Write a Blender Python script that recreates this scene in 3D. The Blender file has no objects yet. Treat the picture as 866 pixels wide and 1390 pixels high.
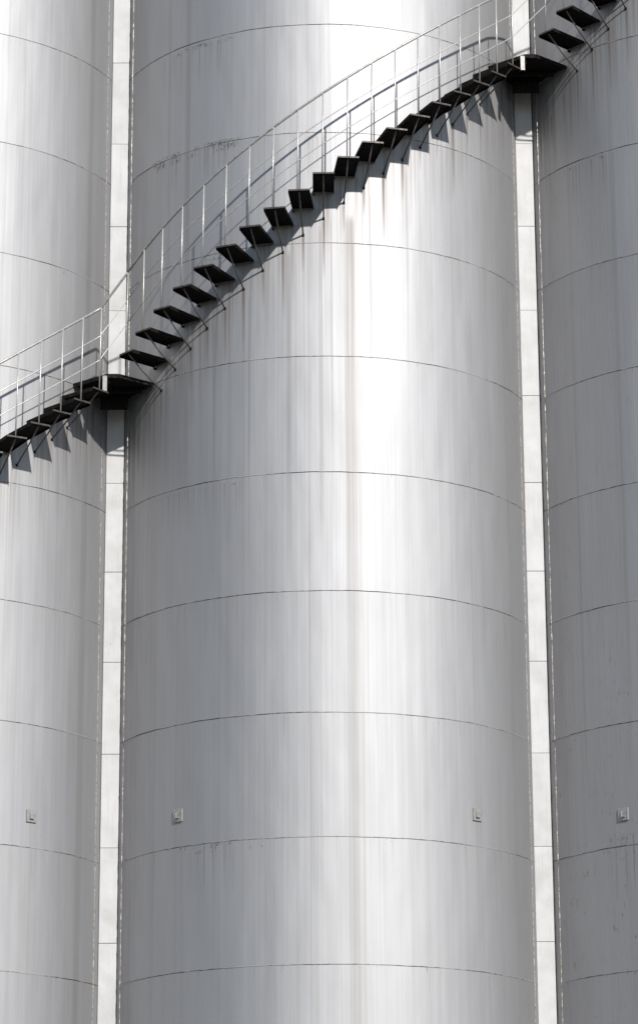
import bpy, bmesh, math, random
from mathutils import Vector, Matrix
random.seed(7)
S = bpy.context.scene
COL = S.collection
R_ = math.radians

# ------------------------------------------------------------------ measures
PITCH = 6.0            # distance between silo axes
RAD = 3.106            # silo radius
GROUND = -1.6
TOP = 27.78
SEAM0, SEAMH = 7.57, 1.684
RT = 3.76              # outer radius of the treads
DZ = 0.2444            # rise per step
SUN_AZ, SUN_EL = 26.0, 35.5

# ------------------------------------------------------------------ node helpers
class NT:
    def __init__(s, name):
        s.m = bpy.data.materials.new(name); s.m.use_nodes = True
        s.t = s.m.node_tree; s.n = s.t.nodes; s.l = s.t.links
        s.b = s.n['Principled BSDF']
    def new(s, typ, **kw):
        x = s.n.new(typ)
        for k, v in kw.items(): setattr(x, k, v)
        return x
    def put(s, sock, v):
        if hasattr(v, 'is_linked') or isinstance(v, bpy.types.NodeSocket): s.l.new(v, sock)
        else: sock.default_value = v
    def math(s, op, a, b=0.0, c=0.0, clamp=False):
        x = s.new('ShaderNodeMath', operation=op, use_clamp=clamp)
        for i, v in enumerate((a, b, c)): s.put(x.inputs[i], v)
        return x.outputs[0]
    def rng(s, v, a, b, c=0.0, d=1.0, smooth=False):
        x = s.new('ShaderNodeMapRange')
        if smooth: x.interpolation_type = 'SMOOTHSTEP'
        s.put(x.inputs[0], v)
        for i, q in enumerate((a, b, c, d)): x.inputs[i+1].default_value = q
        return x.outputs[0]
    def comb(s, x, y, z):
        c = s.new('ShaderNodeCombineXYZ')
        for i, v in enumerate((x, y, z)): s.put(c.inputs[i], v)
        return c.outputs[0]
    def noise(s, vec, scale=1.0, detail=3.0, rough=0.5):
        x = s.new('ShaderNodeTexNoise')
        s.l.new(vec, x.inputs['Vector']); x.inputs['Scale'].default_value = scale
        x.inputs['Detail'].default_value = detail; x.inputs['Roughness'].default_value = rough
        return x.outputs[0]
    def mix(s, f, a, b):
        x = s.new('ShaderNodeMix', data_type='RGBA')
        s.put(x.inputs[0], f); s.put(x.inputs[6], a); s.put(x.inputs[7], b)
        return x.outputs[2]
    def bump(s, h, strength, dist):
        x = s.new('ShaderNodeBump'); x.inputs['Strength'].default_value = strength
        x.inputs['Distance'].default_value = dist; s.put(x.inputs['Height'], h)
        return x.outputs[0]

def plain(name, col, rough=0.6, metal=0.0, var=0.25, scale=9.0, rust=0.0, bumpd=0.0):
    k = NT(name)
    o = k.new('ShaderNodeTexCoord').outputs['Object']
    n1 = k.noise(o, scale, 4, .6)
    c2 = tuple(v*(1-var) for v in col) + (1,)
    c = k.mix(k.rng(n1, .35, .65), tuple(col)+(1,), c2)
    if rust:
        n2 = k.noise(o, scale*2.3, 5, .65)
        c = k.mix(k.rng(n2, .62-rust*.15, .7), c, (.10, .045, .02, 1))
    k.l.new(c, k.b.inputs['Base Color'])
    k.b.inputs['Metallic'].default_value = metal
    if max(col) < .03: k.b.inputs['Specular IOR Level'].default_value = .12
    k.l.new(k.rng(n1, .3, .7, rough-.06, rough+.08), k.b.inputs['Roughness'])
    if bumpd: k.l.new(k.bump(k.noise(o, scale*5, 3), .4, bumpd), k.b.inputs['Normal'])
    return k.m

def silo_paint(name, seed, th0, z0, dth, stain=1.0, rusty=0.0, tone=1.0, flakes=(), darkstreaks=()):
    """weathered aluminium paint on rolled steel; UV = (angle in degrees, height in metres)"""
    k = NT(name)
    uv = k.new('ShaderNodeUVMap', uv_map='wrap').outputs[0]
    sp = k.new('ShaderNodeSeparateXYZ'); k.l.new(uv, sp.inputs[0])
    th, z = sp.outputs[0], sp.outputs[1]
    v = lambda a, b, o=0.0: k.comb(k.math('MULTIPLY_ADD', th, a, seed*3.7+o), k.math('MULTIPLY', z, b), seed)
    crs = k.math('FLOOR', k.math('DIVIDE', k.math('SUBTRACT', z, SEAM0), SEAMH))
    vc = k.comb(k.math('MULTIPLY', th, 1.3), k.math('MULTIPLY', z, .22), k.math('MULTIPLY', crs, 7.31))
    fine = k.math('ADD', k.math('MULTIPLY', k.noise(v(1.9, .16), 1, 4, .6), .6), k.math('MULTIPLY', k.noise(vc, 1, 4, .6), .4))
    mid = k.noise(v(.45, .05, 11), 1, 3, .55)        # wide vertical streaks
    cloud = k.noise(v(.16, .55, 31), 1, 4, .6)       # blotches
    speck = k.noise(v(2.6, 9.0, 71), 1, 5, .7)       # tiny dirt
    crs = k.math('FLOOR', k.math('DIVIDE', k.math('SUBTRACT', z, SEAM0), SEAMH))
    wn = k.new('ShaderNodeTexWhiteNoise', noise_dimensions='2D')
    k.l.new(k.comb(crs, seed*5.0, 0), wn.inputs['Vector'])
    # distance below the seam above (0 at the seam)
    fr = k.math('FRACT', k.math('DIVIDE', k.math('SUBTRACT', z, SEAM0), SEAMH))
    below = k.math('MULTIPLY', k.math('SUBTRACT', 1.0, fr), SEAMH)
    base = k.mix(k.rng(fine, .34, .66), (.430*tone, .434*tone, .449*tone, 1), (.414*tone, .415*tone, .424*tone, 1))
    base = k.mix(k.rng(cloud, .35, .75, 0, .22), base, (.32, .31, .295, 1))
    base = k.mix(k.rng(wn.outputs[0], 0, 1, 0, .16), base, (.50, .50, .505, 1))
    # dirt that runs down from every seam
    run = k.noise(v(1.3, .35, 5), 1, 3, .6)
    rm = k.math('MULTIPLY', k.rng(run, .52, .72), k.rng(below, 0.0, .75, 1, 0))
    base = k.mix(k.math('MULTIPLY', rm, .24*stain), base, (.24, .22, .205, 1))
    # long wide grey-brown curtains
    base = k.mix(k.rng(mid, .55, .72, 0, .20*stain), base, (.33, .30, .275, 1))
    # rust drips under the foot of each stair strut
    st = k.math('DIVIDE', k.math('SUBTRACT', th, th0), dth)
    zh = k.math('MULTIPLY_ADD', st, DZ, z0-.41)
    d = k.math('SUBTRACT', zh, z)
    wob = k.math('MULTIPLY', k.math('SUBTRACT', k.noise(v(.8, .8, 51), 1, 2), .5), .10)
    f = k.math('ABSOLUTE', k.math('SUBTRACT', k.math('FRACT', k.math('ADD', k.math('ADD', st, .5), wob)), .5))
    wn2 = k.new('ShaderNodeTexWhiteNoise', noise_dimensions='2D')
    k.l.new(k.comb(k.math('ROUND', st), seed*9.0, 0), wn2.inputs['Vector'])
    ln = k.rng(wn2.outputs[0], 0, 1, 2.6, .8)
    drip = k.math('MULTIPLY', k.rng(f, .02, .10, 1, 0, True), k.math('MULTIPLY', k.rng(d, -.02, .05), k.math('SUBTRACT', 1.0, k.math('MULTIPLY', d, ln), clamp=True)))
    drip = k.math('MULTIPLY', drip, k.rng(wn2.outputs[0], 0, .8, .45, 1))
    base = k.mix(k.math('MULTIPLY', drip, .68), base, (.13, .092, .068, 1))
    # dirt washed off the treads, all along the stair
    wash = k.math('MULTIPLY', k.rng(k.noise(v(1.1, .25, 91), 1, 3, .6), .47, .62), k.math('MULTIPLY', k.rng(d, -.5, -.3), k.rng(d, 0, 1.2, 1, 0)))
    base = k.mix(k.math('MULTIPLY', wash, .5), base, (.22, .185, .16, 1))
    # dark dots and flakes along some seams
    near = k.math('MULTIPLY', k.rng(below, .0, .12, 1, 0), k.rng(k.noise(v(.12, .35, 17), 1, 1), .52, .62))
    dots = k.math('MULTIPLY', near, k.rng(speck, .60, .66))
    base = k.mix(dots, base, (.07, .045, .03, 1))
    for (c0, w, zt, zb, amt) in darkstreaks:          # single long streaks: angle, half width, top, bottom, strength
        cc = k.math('ABSOLUTE', k.math('SUBTRACT', k.math('ADD', th, k.math('MULTIPLY', k.math('SUBTRACT', mid, .5), .5)), c0))
        mk = k.math('MULTIPLY', k.rng(cc, w*.35, w, 1, 0, True), k.math('MULTIPLY', k.rng(z, zb, zb+1.5), k.rng(z, zt-.12, zt+.02, 1, 0)))
        mk = k.math('MULTIPLY', mk, k.rng(fine, .25, .65, .35, 1))
        mk = k.math('MULTIPLY', mk, k.rng(z, zt-6, zt, amt*.7, amt))
        base = k.mix(mk, base, (.25, .24, .228, 1))
    for (t0, t1, zb, zt, thr, colr) in flakes:        # patches of flaking paint beside a seam
        w = k.math('MULTIPLY', k.math('MULTIPLY', k.rng(th, t0, t0+2), k.rng(th, t1-2, t1, 1, 0)), k.math('MULTIPLY', k.rng(z, zb, zb+.05), k.rng(z, zt-.03, zt, 1, 0)))
        w = k.math('MULTIPLY', w, k.rng(k.noise(v(1.5, 14.0, 77), 1, 4, .6), thr, thr+.05))
        w = k.math('MULTIPLY', w, k.rng(k.noise(v(.22, 2.0, 13), 1, 2), .47, .56))
        base = k.mix(k.math('MULTIPLY', w, .6), base, colr)
        rn = k.math('MULTIPLY', k.math('MULTIPLY', k.rng(th, t0, t0+3), k.rng(th, t1-3, t1, 1, 0)), k.math('MULTIPLY', k.rng(z, zb-.55, zb), k.rng(z, zt-.04, zt-.02, 1, 0)))
        rn = k.math('MULTIPLY', rn, k.rng(k.noise(v(1.5, .25, 78), 1, 3, .6), .54, .68))
        base = k.mix(k.math('MULTIPLY', rn, .45), base, (.17, .12, .09, 1))
    if rusty:
        rr = k.math('MULTIPLY', k.rng(k.noise(v(.9, 5.0, 41), 1, 6, .75), .60, .68), k.math('MULTIPLY', k.rng(z, 9.8, 11.4, 1, 0), k.rng(k.noise(v(.16, .9, 23), 1, 2), .45, .6)))
        base = k.mix(k.math('MULTIPLY', rr, rusty), base, (.20, .12, .045, 1))
        gr = k.rng(k.noise(v(1.6, 3.5, 61), 1, 5, .7), .55, .72)
        base = k.mix(k.math('MULTIPLY', gr, .22*rusty), base, (.22, .20, .16, 1))
    k.l.new(base, k.b.inputs['Base Color'])
    k.b.inputs['Metallic'].default_value = METAL
    k.b.inputs['Specular Tint'].default_value = (TINT, TINT, TINT, 1)
    rgh = k.math('ADD', k.rng(fine, .25, .75, ROUGH-.03, ROUGH+.04), k.math('MULTIPLY', drip, .15))
    k.l.new(rgh, k.b.inputs['Roughness'])
    # rolled plates: faint vertical waves and plate joints
    big = k.noise(v(.075, .42, 19), 1, 2, .5)
    h = k.math('ADD', k.math('MULTIPLY', big, 7.0), k.math('MULTIPLY', fine, .12))
    h = k.math('ADD', k.math('MULTIPLY', h, 1.0), k.math('MULTIPLY', mid, 1.0))
    h = k.math('ADD', h, k.math('MULTIPLY', k.noise(v(.35, 1.1, 8), 1, 2), .5))
    k.l.new(k.bump(h, .30, .012), k.b.inputs['Normal'])
    return k.m

METAL, ROUGH, TINT = .92, .655, .12

M = {}
M['paint_c'] = silo_paint('aluminium_paint_centre', 1.0, -48.0, 14.56, 5.3, 1.0, flakes=((-52,-24,19.228,19.328,.50,(.06,.04,.03,1)),(-56,-22,17.534,17.734,.50,(.07,.05,.035,1)),(-7,2,17.584,17.644,.46,(.05,.04,.035,1)),(-38,-20,15.870,15.970,.55,(.08,.06,.05,1)),(-50,-20,12.482,12.592,.58,(.07,.055,.045,1)),(-45,-15,7.410,7.600,.56,(.12,.09,.07,1))), darkstreaks=((6.3, 2.1, 16.42, -1, .72), (6.9, 1.2, 16.4, 14.4, .8), (8.8, .5, 27, -1, .35), (-39, 1.3, 27, 12.4, .55), (-46, .9, 27, 12.4, .35), (-15.6, .3, 27, -1, .35), (-4.4, .28, 27, -1, .35), (-9.5, .8, 15.9, 11, .65), (-1.2, .7, 16.25, 11, .6), (-20, .5, 15.3, 11.5, .45), (-30, .6, 14.9, 12, .5), (12, .6, 16.8, 13.5, .45), (22, .5, 17.2, 14, .4), (1.6, .5, 16.4, 12, .4)))
M['paint_l'] = silo_paint('aluminium_paint_left', 2.3, -45.9, 9.63, 5.3, .8, darkstreaks=((33, .6, 27, 10, .3), (57, 1.6, 27, -1, .5)))
M['paint_r'] = silo_paint('aluminium_paint_right', 4.1, -47.2, 19.49, 5.4, 1.0, rusty=1.0, tone=.92, flakes=((-46,-30,7.35,7.75,.57,(.22,.13,.05,1)),(-60,-34,17.554,17.644,.57,(.05,.04,.035,1)),(-44,-38,8.09,8.2,.48,(.24,.15,.06,1))), darkstreaks=((-52, .7, 27, 8, .35), (-37, 1.0, 27, 9, .3)))
k = NT('weld_dirt')
o = k.new('ShaderNodeTexCoord').outputs['Object']
sp = k.new('ShaderNodeSeparateXYZ'); k.l.new(o, sp.inputs[0])
n = k.math('ADD', k.math('MULTIPLY', k.noise(o, 9, 5, .7), .5), k.math('MULTIPLY', k.noise(o, .9, 2, .5), .5))
k.l.new(k.mix(k.rng(n, .43, .57), (.04, .033, .027, 1), (.30, .29, .28, 1)), k.b.inputs['Base Color'])
k.b.inputs['Roughness'].default_value = .75; k.b.inputs['Metallic'].default_value = .2
M['weld'] = k.m
k = NT('bead_silver')
o = k.new('ShaderNodeTexCoord').outputs['Object']
n = k.noise(o, 16, 4, .7)
k.l.new(k.mix(k.rng(n, .40, .60), (.50, .48, .44, 1), (.17, .15, .13, 1)), k.b.inputs['Base Color'])
k.b.inputs['Roughness'].default_value = .5; k.b.inputs['Metallic'].default_value = .3
M['bead'] = k.m
# cover strip panels
k = NT('white_cover_sheet')
o = k.new('ShaderNodeTexCoord').outputs['Object']
oi = k.new('ShaderNodeObjectInfo')
mp = k.new('ShaderNodeMapping'); k.l.new(o, mp.inputs[0]); k.l.new(k.comb(k.math('MULTIPLY', oi.outputs['Random'], 40.0), 3.0, k.math('MULTIPLY', oi.outputs['Random'], 17.0)), mp.inputs['Location'])
n1 = k.noise(mp.outputs[0], 3.2, 5, .6)
mp2 = k.new('ShaderNodeMapping'); mp2.inputs['Scale'].default_value = (22, 22, 1.2); k.l.new(mp.outputs[0], mp2.inputs[0])
n2 = k.noise(mp2.outputs[0], 1, 4, .6)
c = k.mix(k.rng(n1, .35, .7), (.50, .50, .505, 1), (.42, .418, .415, 1))
c = k.mix(k.rng(n2, .52, .75, 0, .35), c, (.30, .29, .27, 1))
wv = k.new('ShaderNodeTexWave', bands_direction='DIAGONAL'); k.l.new(mp.outputs[0], wv.inputs['Vector']); wv.inputs['Scale'].default_value = .35; wv.inputs['Distortion'].default_value = 3
c = k.mix(k.rng(wv.outputs['Fac'], .93, 1, 0, .22), c, (.33, .325, .31, 1))
n3 = k.noise(mp.outputs[0], 34, 3, .6)
c = k.mix(k.math('MULTIPLY', k.rng(n3, .67, .72), k.rng(n1, .5, .6)), c, (.16, .13, .10, 1))
k.l.new(c, k.b.inputs['Base Color'])
k.b.inputs['Roughness'].default_value = .5; k.b.inputs['Metallic'].default_value = .0
k.l.new(k.bump(n1, .25, .01), k.b.inputs['Normal'])
M['cover'] = k.m
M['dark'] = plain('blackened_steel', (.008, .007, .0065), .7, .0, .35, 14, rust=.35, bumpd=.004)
M['tread_edge'] = plain('lit_tread_edge', (.075, .07, .065), .5, .3, .5, 30, rust=.3)  # paler than the plate: light caught by the edge, put into the colour
M['galv'] = plain('galvanised_steel', (.56, .55, .53), .42, .45, .3, 20)
M['rail'] = plain('painted_rail', (.40, .39, .37), .42, .4, .35, 16, rust=.15)
M['strut'] = plain('grey_strut_steel', (.17, .16, .15), .5, .3, .4, 20, rust=.5)
M['lug'] = plain('silver_painted_plate', (.40, .395, .38), .45, .5, .3, 25)
M['luginner'] = plain('lug_bracket_paint', (.38, .375, .36), .45, .4, .3, 25)
M['roof'] = plain('roof_sheet', (.5, .5, .5), .45, .7, .2, 2)
M['concrete'] = plain('asphalt_yard', (.07, .07, .068), .85, 0, .3, .35, bumpd=.01)

# ------------------------------------------------------------------ object helpers
def link(o, parent=None):
    COL.objects.link(o)
    if parent: o.parent = parent
    return o
def mk(name, bm, mat, parent=None, smooth=False):
    me = bpy.data.meshes.new(name)
    bmesh.ops.recalc_face_normals(bm, faces=bm.faces[:])
    bm.to_mesh(me); bm.free()
    for m in (mat if isinstance(mat, (list, tuple)) else [mat]): me.materials.append(m)
    if smooth:
        for p in me.polygons: p.use_smooth = True
    return link(bpy.data.objects.new(name, me), parent)
def tag(o, label=None, cat=None, group=None, kind=None):
    if label: o['label'] = label
    if cat: o['category'] = cat
    if group: o['group'] = group
    if kind: o['kind'] = kind
    return o
def empty(name, loc=(0, 0, 0), parent=None, rz=0.0):
    o = bpy.data.objects.new(name, None); o.empty_display_size = .3
    o.location = loc; o.rotation_euler = (0, 0, rz)
    return link(o, parent)
def copy_tree(o, parent=None):
    c = o.copy(); COL.objects.link(c)
    if parent: c.parent = parent
    for ch in list(o.children): copy_tree(ch, c)
    return c
def box(bm, x0, x1, y0, y1, z0, z1, mi=0, bev=0.0):
    r = bmesh.ops.create_cube(bm, size=1)
    for v in r['verts']:
        v.co = Vector((x0+(v.co.x+.5)*(x1-x0), y0+(v.co.y+.5)*(y1-y0), z0+(v.co.z+.5)*(z1-z0)))
    fs = set(f for v in r['verts'] for f in v.link_faces)
    for f in fs: f.material_index = mi
    if bev:
        es = set(e for v in r['verts'] for e in v.link_edges)
        bmesh.ops.bevel(bm, geom=list(es), offset=bev, segments=1, affect='EDGES')
def prism(bm, pts, z0, z1, mi=0):
    a = [bm.verts.new((x, y, z0)) for x, y in pts]; b = [bm.verts.new((x, y, z1)) for x, y in pts]
    n = len(pts)
    for i in range(n): bm.faces.new((a[i], a[(i+1) % n], b[(i+1) % n], b[i])).material_index = mi
    bm.faces.new(a).material_index = mi; bm.faces.new(b).material_index = mi
def tube(bm, pts, r, seg=8, cap=True):
    pts = [Vector(p) for p in pts]; rings = []
    n0 = None
    for i, p in enumerate(pts):
        t = (pts[min(i+1, len(pts)-1)]-pts[max(i-1, 0)]).normalized()
        if n0 is None:
            n0 = t.orthogonal().normalized()
        n0 = (n0-t*n0.dot(t)).normalized(); b = t.cross(n0)
        rings.append([bm.verts.new(p+(n0*math.cos(a)+b*math.sin(a))*r) for a in [2*math.pi*j/seg for j in range(seg)]])
    for i in range(len(rings)-1):
        for j in range(seg):
            bm.faces.new((rings[i][j], rings[i][(j+1) % seg], rings[i+1][(j+1) % seg], rings[i+1][j]))
    if cap: bm.faces.new(rings[0]); bm.faces.new(rings[-1])
def pol(r, deg, z=0.0): a = R_(deg); return Vector((r*math.sin(a), -r*math.cos(a), z))

# ------------------------------------------------------------------ ground
bm = bmesh.new(); g = 900
vs = [bm.verts.new((x*g, y*g, GROUND)) for x, y in ((-1, -1), (1, -1), (1, 1), (-1, 1))]; bm.faces.new(vs)
tag(mk('ground', bm, M['concrete']), kind='structure')

# ------------------------------------------------------------------ silos
def shell_mesh(mat):
    bm = bmesh.new(); uvl = bm.loops.layers.uv.new('wrap'); seg = 288
    ks = [i for i in range(-6, 13)]
    zs = sorted(set([GROUND] + [SEAM0+SEAMH*i for i in ks if GROUND < SEAM0+SEAMH*i < TOP-.2] + [TOP]))
    rows = []
    for z in zs:
        rows.append([bm.verts.new((RAD*math.sin(2*math.pi*j/seg), RAD*math.cos(2*math.pi*j/seg), z)) for j in range(seg)])
    for a in range(len(zs)-1):
        for j in range(seg):
            q = (j+1) % seg
            f = bm.faces.new((rows[a][j], rows[a][q], rows[a+1][q], rows[a+1][j])); f.smooth = True
            for lp, (jj, zz) in zip(f.loops, ((j, zs[a]), (j+1, zs[a]), (j+1, zs[a+1]), (j, zs[a+1]))):
                lp[uvl].uv = (180.0-360.0*jj/seg, zz)
    me = bpy.data.meshes.new('shell')
    bmesh.ops.recalc_face_normals(bm, faces=bm.faces[:])
    bm.to_mesh(me); bm.free(); me.materials.append(mat)
    return me
SEAMS = [SEAM0+SEAMH*i for i in range(-6, 13) if GROUND+.3 < SEAM0+SEAMH*i < TOP-.2]

bm = bmesh.new(); seg = 240
prof = [(0, -.0065), (.0045, -.004), (.0045, .004), (0, .0065)]
rows = []
for j in range(seg):
    a = 2*math.pi*j/seg
    wz = .002*math.sin(j*.4)+.0015*math.sin(j*1.3+1)
    rows.append([bm.verts.new(((RAD-.001+dr)*math.sin(a), (RAD-.001+dr)*math.cos(a), dz+wz)) for dr, dz in prof])
for j in range(seg):
    q = (j+1) % seg
    for i in range(3): bm.faces.new((rows[j][i], rows[q][i], rows[q][i+1], rows[j][i+1]))
weld0 = mk('weld_seam', bm, M['weld'], smooth=True); WELD = weld0.data; bpy.data.objects.remove(weld0)

def edge_weld_mesh(seed):
    rnd = random.Random(seed); bm = bmesh.new(); z = GROUND+.01; pr = None
    while z < TOP-.05:
        w = .0055*(.6+rnd.random()*.9); h = .010*(.5+rnd.random()*.9); dx = rnd.uniform(-.0025, .0025)
        q = [bm.verts.new((dx-w, .004, z)), bm.verts.new((dx-w*.5, -h, z)), bm.verts.new((dx+w*.5, -h, z)), bm.verts.new((dx+w, .004, z))]
        if pr:
            for i in range(3): bm.faces.new((pr[i], pr[i+1], q[i+1], q[i]))
        pr = q; z += .04+rnd.random()*.05
    me = bpy.data.meshes.new('edge_weld'); bmesh.ops.recalc_face_normals(bm, faces=bm.faces[:]); bm.to_mesh(me); bm.free()
    me.materials.append(M['bead']); return me
EDGE = [edge_weld_mesh(3), edge_weld_mesh(8)]

# small welded lifting plates
bm = bmesh.new(); box(bm, -.078, .078, -.014, .01, -.085, .085, 0, .003)
box(bm, -.078, .078, -.0185, -.0145, -.085, -.072)
for sx in (-.073, .073): box(bm, sx-.005, sx+.005, -.0185, -.0145, -.071, .083)
plate = mk('lifting_plate', bm, M['lug']); 
bm = bmesh.new(); box(bm, -.030, -.018, -.032, -.0145, -.030, .038, 0, .001); box(bm, -.030, .034, -.040, -.0145, -.043, -.031, 0, .001)
hook = mk('hook', bm, M['luginner'], plate)

def make_silo(name_label, ix, paint):
    cx = ix*PITCH
    root = empty('silo', (cx, 0, GROUND)); tag(root, name_label, 'silo', 'row of silos')
    off = Vector((0, 0, -GROUND))
    sh = link(bpy.data.objects.new('shell', shell_mesh(paint)), root); sh.location = off
    for z in SEAMS:
        w = link(bpy.data.objects.new('weld_seam', WELD), root); w.location = (0, 0, z-GROUND)
        w.rotation_euler = (0, 0, R_(37*z+ix*50))
    for s, e in ((-1, EDGE[0]), (1, EDGE[1])):
        deg = s*65.0; p = pol(RAD-.003, deg)
        w = link(bpy.data.objects.new('edge_weld', e), root); w.location = (p.x, p.y, -GROUND); w.rotation_euler = (0, 0, R_(deg))
    for s in (-1, 1):
        pl = copy_tree(plate, root); p = pol(RAD, s*40.3)
        pl.location = (p.x, p.y, 8.0-GROUND); pl.rotation_euler = (0, 0, R_(s*40.3))
    bm = bmesh.new(); n = 96
    prf = [(RAD+.05, TOP-.02), (RAD+.05, TOP+.08), (2.2, TOP+.75), (1.0, TOP+1.15), (.3, TOP+1.25), (.3, TOP+1.6)]
    rr = [[bm.verts.new((r*math.sin(2*math.pi*j/n), r*math.cos(2*math.pi*j/n), z-GROUND)) for j in range(n)] for r, z in prf]
    for a in range(len(rr)-1):
        for j in range(n): bm.faces.new((rr[a][j], rr[a][(j+1) % n], rr[a+1][(j+1) % n], rr[a+1][j]))
    bm.faces.new(rr[-1])
    mk('roof', bm, M['roof'], root)
    return root
make_silo('pale grey steel silo cut off by the left edge, lowest stair flight climbing it', -1, M['paint_l'])
make_silo('wide silvery steel silo filling the middle, brightly sunlit with brown drips under its stair', 0, M['paint_c'])
make_silo('dull grey steel silo at the right edge with rust flecks near its square plate', 1, M['paint_r'])
bpy.data.objects.remove(hook); bpy.data.objects.remove(plate)

# ------------------------------------------------------------------ cover columns between the silos
zs = [7.78+1.318*i for i in range(-8, 17)]
zs = [GROUND]+[z for z in zs if GROUND+.2 < z < TOP-.2]+[TOP-.3]
def cover(cx, label):
    root = empty('cover_column', (cx, -1.2, GROUND)); tag(root, label, 'column', 'flat white columns between the silos')
    rnd = random.Random(int(cx*10))
    bm = bmesh.new(); box(bm, -.118, .118, .012, .5, 0, TOP-.3-GROUND)
    mk('backing', bm, M['strut'], root)
    for a, b in zip(zs[:-1], zs[1:]):
        bm = bmesh.new(); t = rnd.uniform(-.002, .002); e0, e1 = rnd.uniform(.0012, .0045), rnd.uniform(.0012, .0045)
        box(bm, -.124, .124, -.001+t, .42, a-GROUND+e0, b-GROUND-e1, 0, .0025)
        mk('cover_sheet', bm, M['cover'], root)
    return root
cover(-3.0, 'white flat sheeted column wedged between the left and middle silos')
cover(2.99, 'white flat sheeted column wedged between the middle and right silos')

# ------------------------------------------------------------------ stairs
# one tread: origin on the silo wall, x tangential, -y outwards
D = RT-RAD; W = .150
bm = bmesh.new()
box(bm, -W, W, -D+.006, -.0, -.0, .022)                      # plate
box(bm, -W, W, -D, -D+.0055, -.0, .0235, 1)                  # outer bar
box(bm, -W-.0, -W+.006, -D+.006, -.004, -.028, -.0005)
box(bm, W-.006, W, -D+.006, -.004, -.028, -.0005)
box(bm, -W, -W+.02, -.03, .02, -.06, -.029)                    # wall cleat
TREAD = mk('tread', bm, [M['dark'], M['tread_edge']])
bm = bmesh.new(); tube(bm, [(0, -D+.05, -.002), (0, -D*.5, -.21), (0, -.0, -.405)], .0115, 6)
STRUT = mk('strut', bm, M['strut'], TREAD, True)
bm = bmesh.new(); box(bm, -.016, .016, -.010, .006, -.425, -.388)
FOOT = mk('foot_pad', bm, M['dark'], TREAD)
RP, HR = 3.735, 1.225
bm = bmesh.new(); tube(bm, [(0, 0, .0), (0, 0, HR)], .0100, 6)
POST = mk('baluster', bm, M['galv'], None, True)

def flight(ix, th0, z0, dth, i0, i1, label, up):
    cx = ix*PITCH
    base = pol(RAD, th0+dth*i0); root = empty('stair_flight', (cx+base.x, base.y, z0+DZ*i0))
    tag(root, label, 'staircase', 'flights of the stair winding up the silos')
    o = Vector(root.location)
    tops = []
    for i in range(i0, i1+1):
        th = th0+dth*i; z = z0+DZ*i
        t = copy_tree(TREAD, root); p = pol(RAD, th); t.location = Vector((cx+p.x, p.y, z))-o
        t.rotation_euler = (R_(random.uniform(-.5, .5)), 0, R_(th+random.uniform(-.4, .4)))
        b = POST.copy(); link(b, root); tp = th-.3; p = pol(RP+.01, tp)
        b.location = Vector((cx+p.x, p.y, z+.005))-o; b.rotation_euler = (R_(random.uniform(-.3, .3)), R_(random.uniform(-.2, .2)+.6), 0)
        tops.append((tp, z))
    ends = []
    for nm, h, r, m in (('handrail', HR, .0175, M['rail']), ('mid_rail', HR*.66, .0075, M['galv']), ('mid_rail', HR*.37, .0075, M['galv'])):
        pts = []
        for a, (tp, z) in enumerate(tops):
            p = pol(RP, tp); pts.append(Vector((cx+p.x, p.y, z+h))-o)
            if a < len(tops)-1:
                for fr in (.5,):
                    p = pol(RP, tp+(tops[a+1][0]-tp)*fr); pts.append(Vector((cx+p.x, p.y, z+(tops[a+1][1]-z)*fr+h))-o)
        if up:
            ucx, uth, uz = up; p = pol(RP, uth-.3); e = Vector((ucx+p.x, p.y, uz+h))-o
            s = pts[-1]
            pts += [s.lerp(e, .03), s.lerp(e, .97), e] if nm == 'handrail' else [e]
        bm = bmesh.new(); tube(bm, pts, r, 8 if nm == 'handrail' else 6)
        mk(nm, bm, m, root, True)
    return root
flight(-1, -45.9, 9.63, 5.3, 8, 18, 'lowest flight of thin steel treads, on the left silo up to the left landing', (0, -48.0, 14.56))
flight(0, -48.0, 14.56, 5.3, 0, 18, 'long middle flight of black cantilevered treads sweeping up across the bright centre silo', (PITCH, -47.2, 19.49))
flight(1, -47.2, 19.49, 5.4, 0, 12, 'highest flight in the top right corner, starting above the right landing', None)

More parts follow.
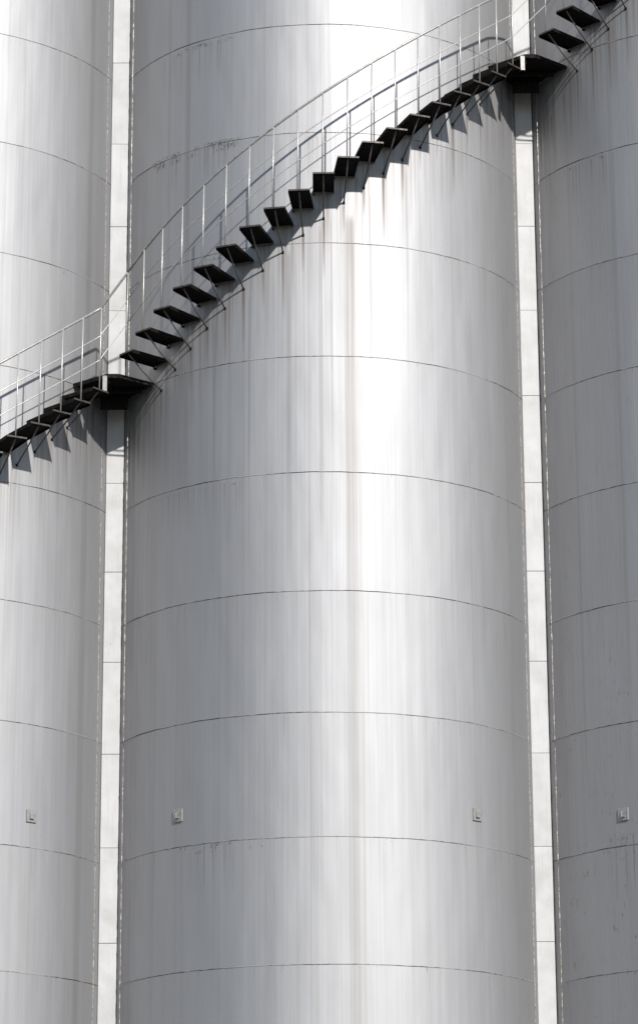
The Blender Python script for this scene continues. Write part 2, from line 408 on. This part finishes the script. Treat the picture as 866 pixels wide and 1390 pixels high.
def landing(cx, z, label):
    root = empty('stair_landing', (cx, -1.9, z)); tag(root, label, 'landing', 'small landings between stair flights')
    P = lambda pts: [(x, y+1.9) for x, y in pts]
    sfy = lambda x, e=.004: -math.sqrt((RAD+e)**2-(PITCH/2-abs(x))**2)
    back = [(x, sfy(x)) for x in (.57, .45, .33, .22, .16)] + [(.155, -1.215), (-.155, -1.215)] + [(x, sfy(x)) for x in (-.16, -.22, -.33, -.45, -.57)]
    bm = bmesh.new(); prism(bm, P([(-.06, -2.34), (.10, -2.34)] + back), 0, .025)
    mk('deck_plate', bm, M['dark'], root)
    def bar(a, b, z0, z1, t, mat, nm):
        a, b = Vector((a[0], a[1]+1.9)), Vector((b[0], b[1]+1.9)); d = (b-a).normalized(); n = Vector((-d.y, d.x))*t
        bm = bmesh.new(); prism(bm, [(a.x, a.y), (b.x, b.y), (b.x+n.x, b.y+n.y), (a.x+n.x, a.y+n.y)], z0, z1); return mk(nm, bm, mat, root)
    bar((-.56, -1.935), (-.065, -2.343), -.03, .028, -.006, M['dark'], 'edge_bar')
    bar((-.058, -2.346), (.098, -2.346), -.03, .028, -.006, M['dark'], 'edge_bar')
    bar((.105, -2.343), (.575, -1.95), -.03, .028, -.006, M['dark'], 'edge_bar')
    bar((-.40, -1.86), (.40, -1.86), -.085, -.002, .05, M['dark'], 'support_beam')
    bar((-.20, -1.62), (.20, -1.62), -.26, -.002, .012, M['dark'], 'gusset')
    bar((-.03, -2.30), (-.01, -1.3), -.10, -.003, .012, M['dark'], 'rib')
    bm = bmesh.new(); box(bm, -.125, -.07, -.452, -.446, -.225, .0); box(bm, -.070, -.064, -.452, -.415, -.225, .0)
    mk('closing_angle', bm, M['rail'], root)
    return root
landing(-3.0, 14.285, 'dark steel landing in front of the left white column, joining lower and middle flights')
landing(3.0, 19.215, 'dark steel landing near the top in front of the right white column')
for o in (FOOT, STRUT, TREAD, POST): bpy.data.objects.remove(o)

# ------------------------------------------------------------------ camera
f, pit, rol, yaw, cxm, cym = 4172.99, 0.302454865, -5.34058972e-03, 1.13435850e-02, -0.555021720, -43.2264648
F = Vector((math.sin(yaw)*math.cos(pit), math.cos(yaw)*math.cos(pit), math.sin(pit)))
Rt = Vector((math.cos(yaw), -math.sin(yaw), 0)); U = Vector((-math.sin(pit)*math.sin(yaw), -math.sin(pit)*math.cos(yaw), math.cos(pit)))
X = Rt*math.cos(rol)+U*math.sin(rol); Y = -Rt*math.sin(rol)+U*math.cos(rol); Z = -F
cam = bpy.data.cameras.new('camera'); co = link(bpy.data.objects.new('camera', cam))
mw = Matrix((X, Y, Z)).transposed().to_4x4(); mw.translation = (cxm, cym, 0); co.matrix_world = mw
cam.sensor_fit = 'HORIZONTAL'; cam.sensor_width = 36; cam.lens = 36*f/866; cam.shift_y = -45/866
cam.clip_start = .5; cam.clip_end = 5000
S.camera = co

# ------------------------------------------------------------------ light
sd = Vector((math.sin(R_(SUN_AZ))*math.cos(R_(SUN_EL)), -math.cos(R_(SUN_AZ))*math.cos(R_(SUN_EL)), math.sin(R_(SUN_EL))))
L = bpy.data.lights.new('sun', 'SUN'); L.energy = 4.5; L.angle = R_(.95); L.color = (1, .96, .91)
lo = link(bpy.data.objects.new('sun', L)); lo.rotation_euler = (-sd).to_track_quat('-Z', 'Y').to_euler(); lo.location = sd*100
W_ = bpy.data.worlds.new('World'); S.world = W_; W_.use_nodes = True
nt = W_.node_tree; sky = nt.nodes.new('ShaderNodeTexSky'); sky.sky_type = 'NISHITA'; sky.sun_disc = False
sky.sun_elevation = R_(SUN_EL); sky.sun_rotation = math.atan2(sd.x, sd.y); sky.air_density = 1.0; sky.dust_density = .3
nt.links.new(sky.outputs[0], nt.nodes['Background'].inputs[0]); nt.nodes['Background'].inputs[1].default_value = .075
S.view_settings.view_transform = 'Standard'; S.view_settings.look = 'None'; S.view_settings.gamma = 1
S.view_settings.exposure = .36
S.render.engine = 'CYCLES'
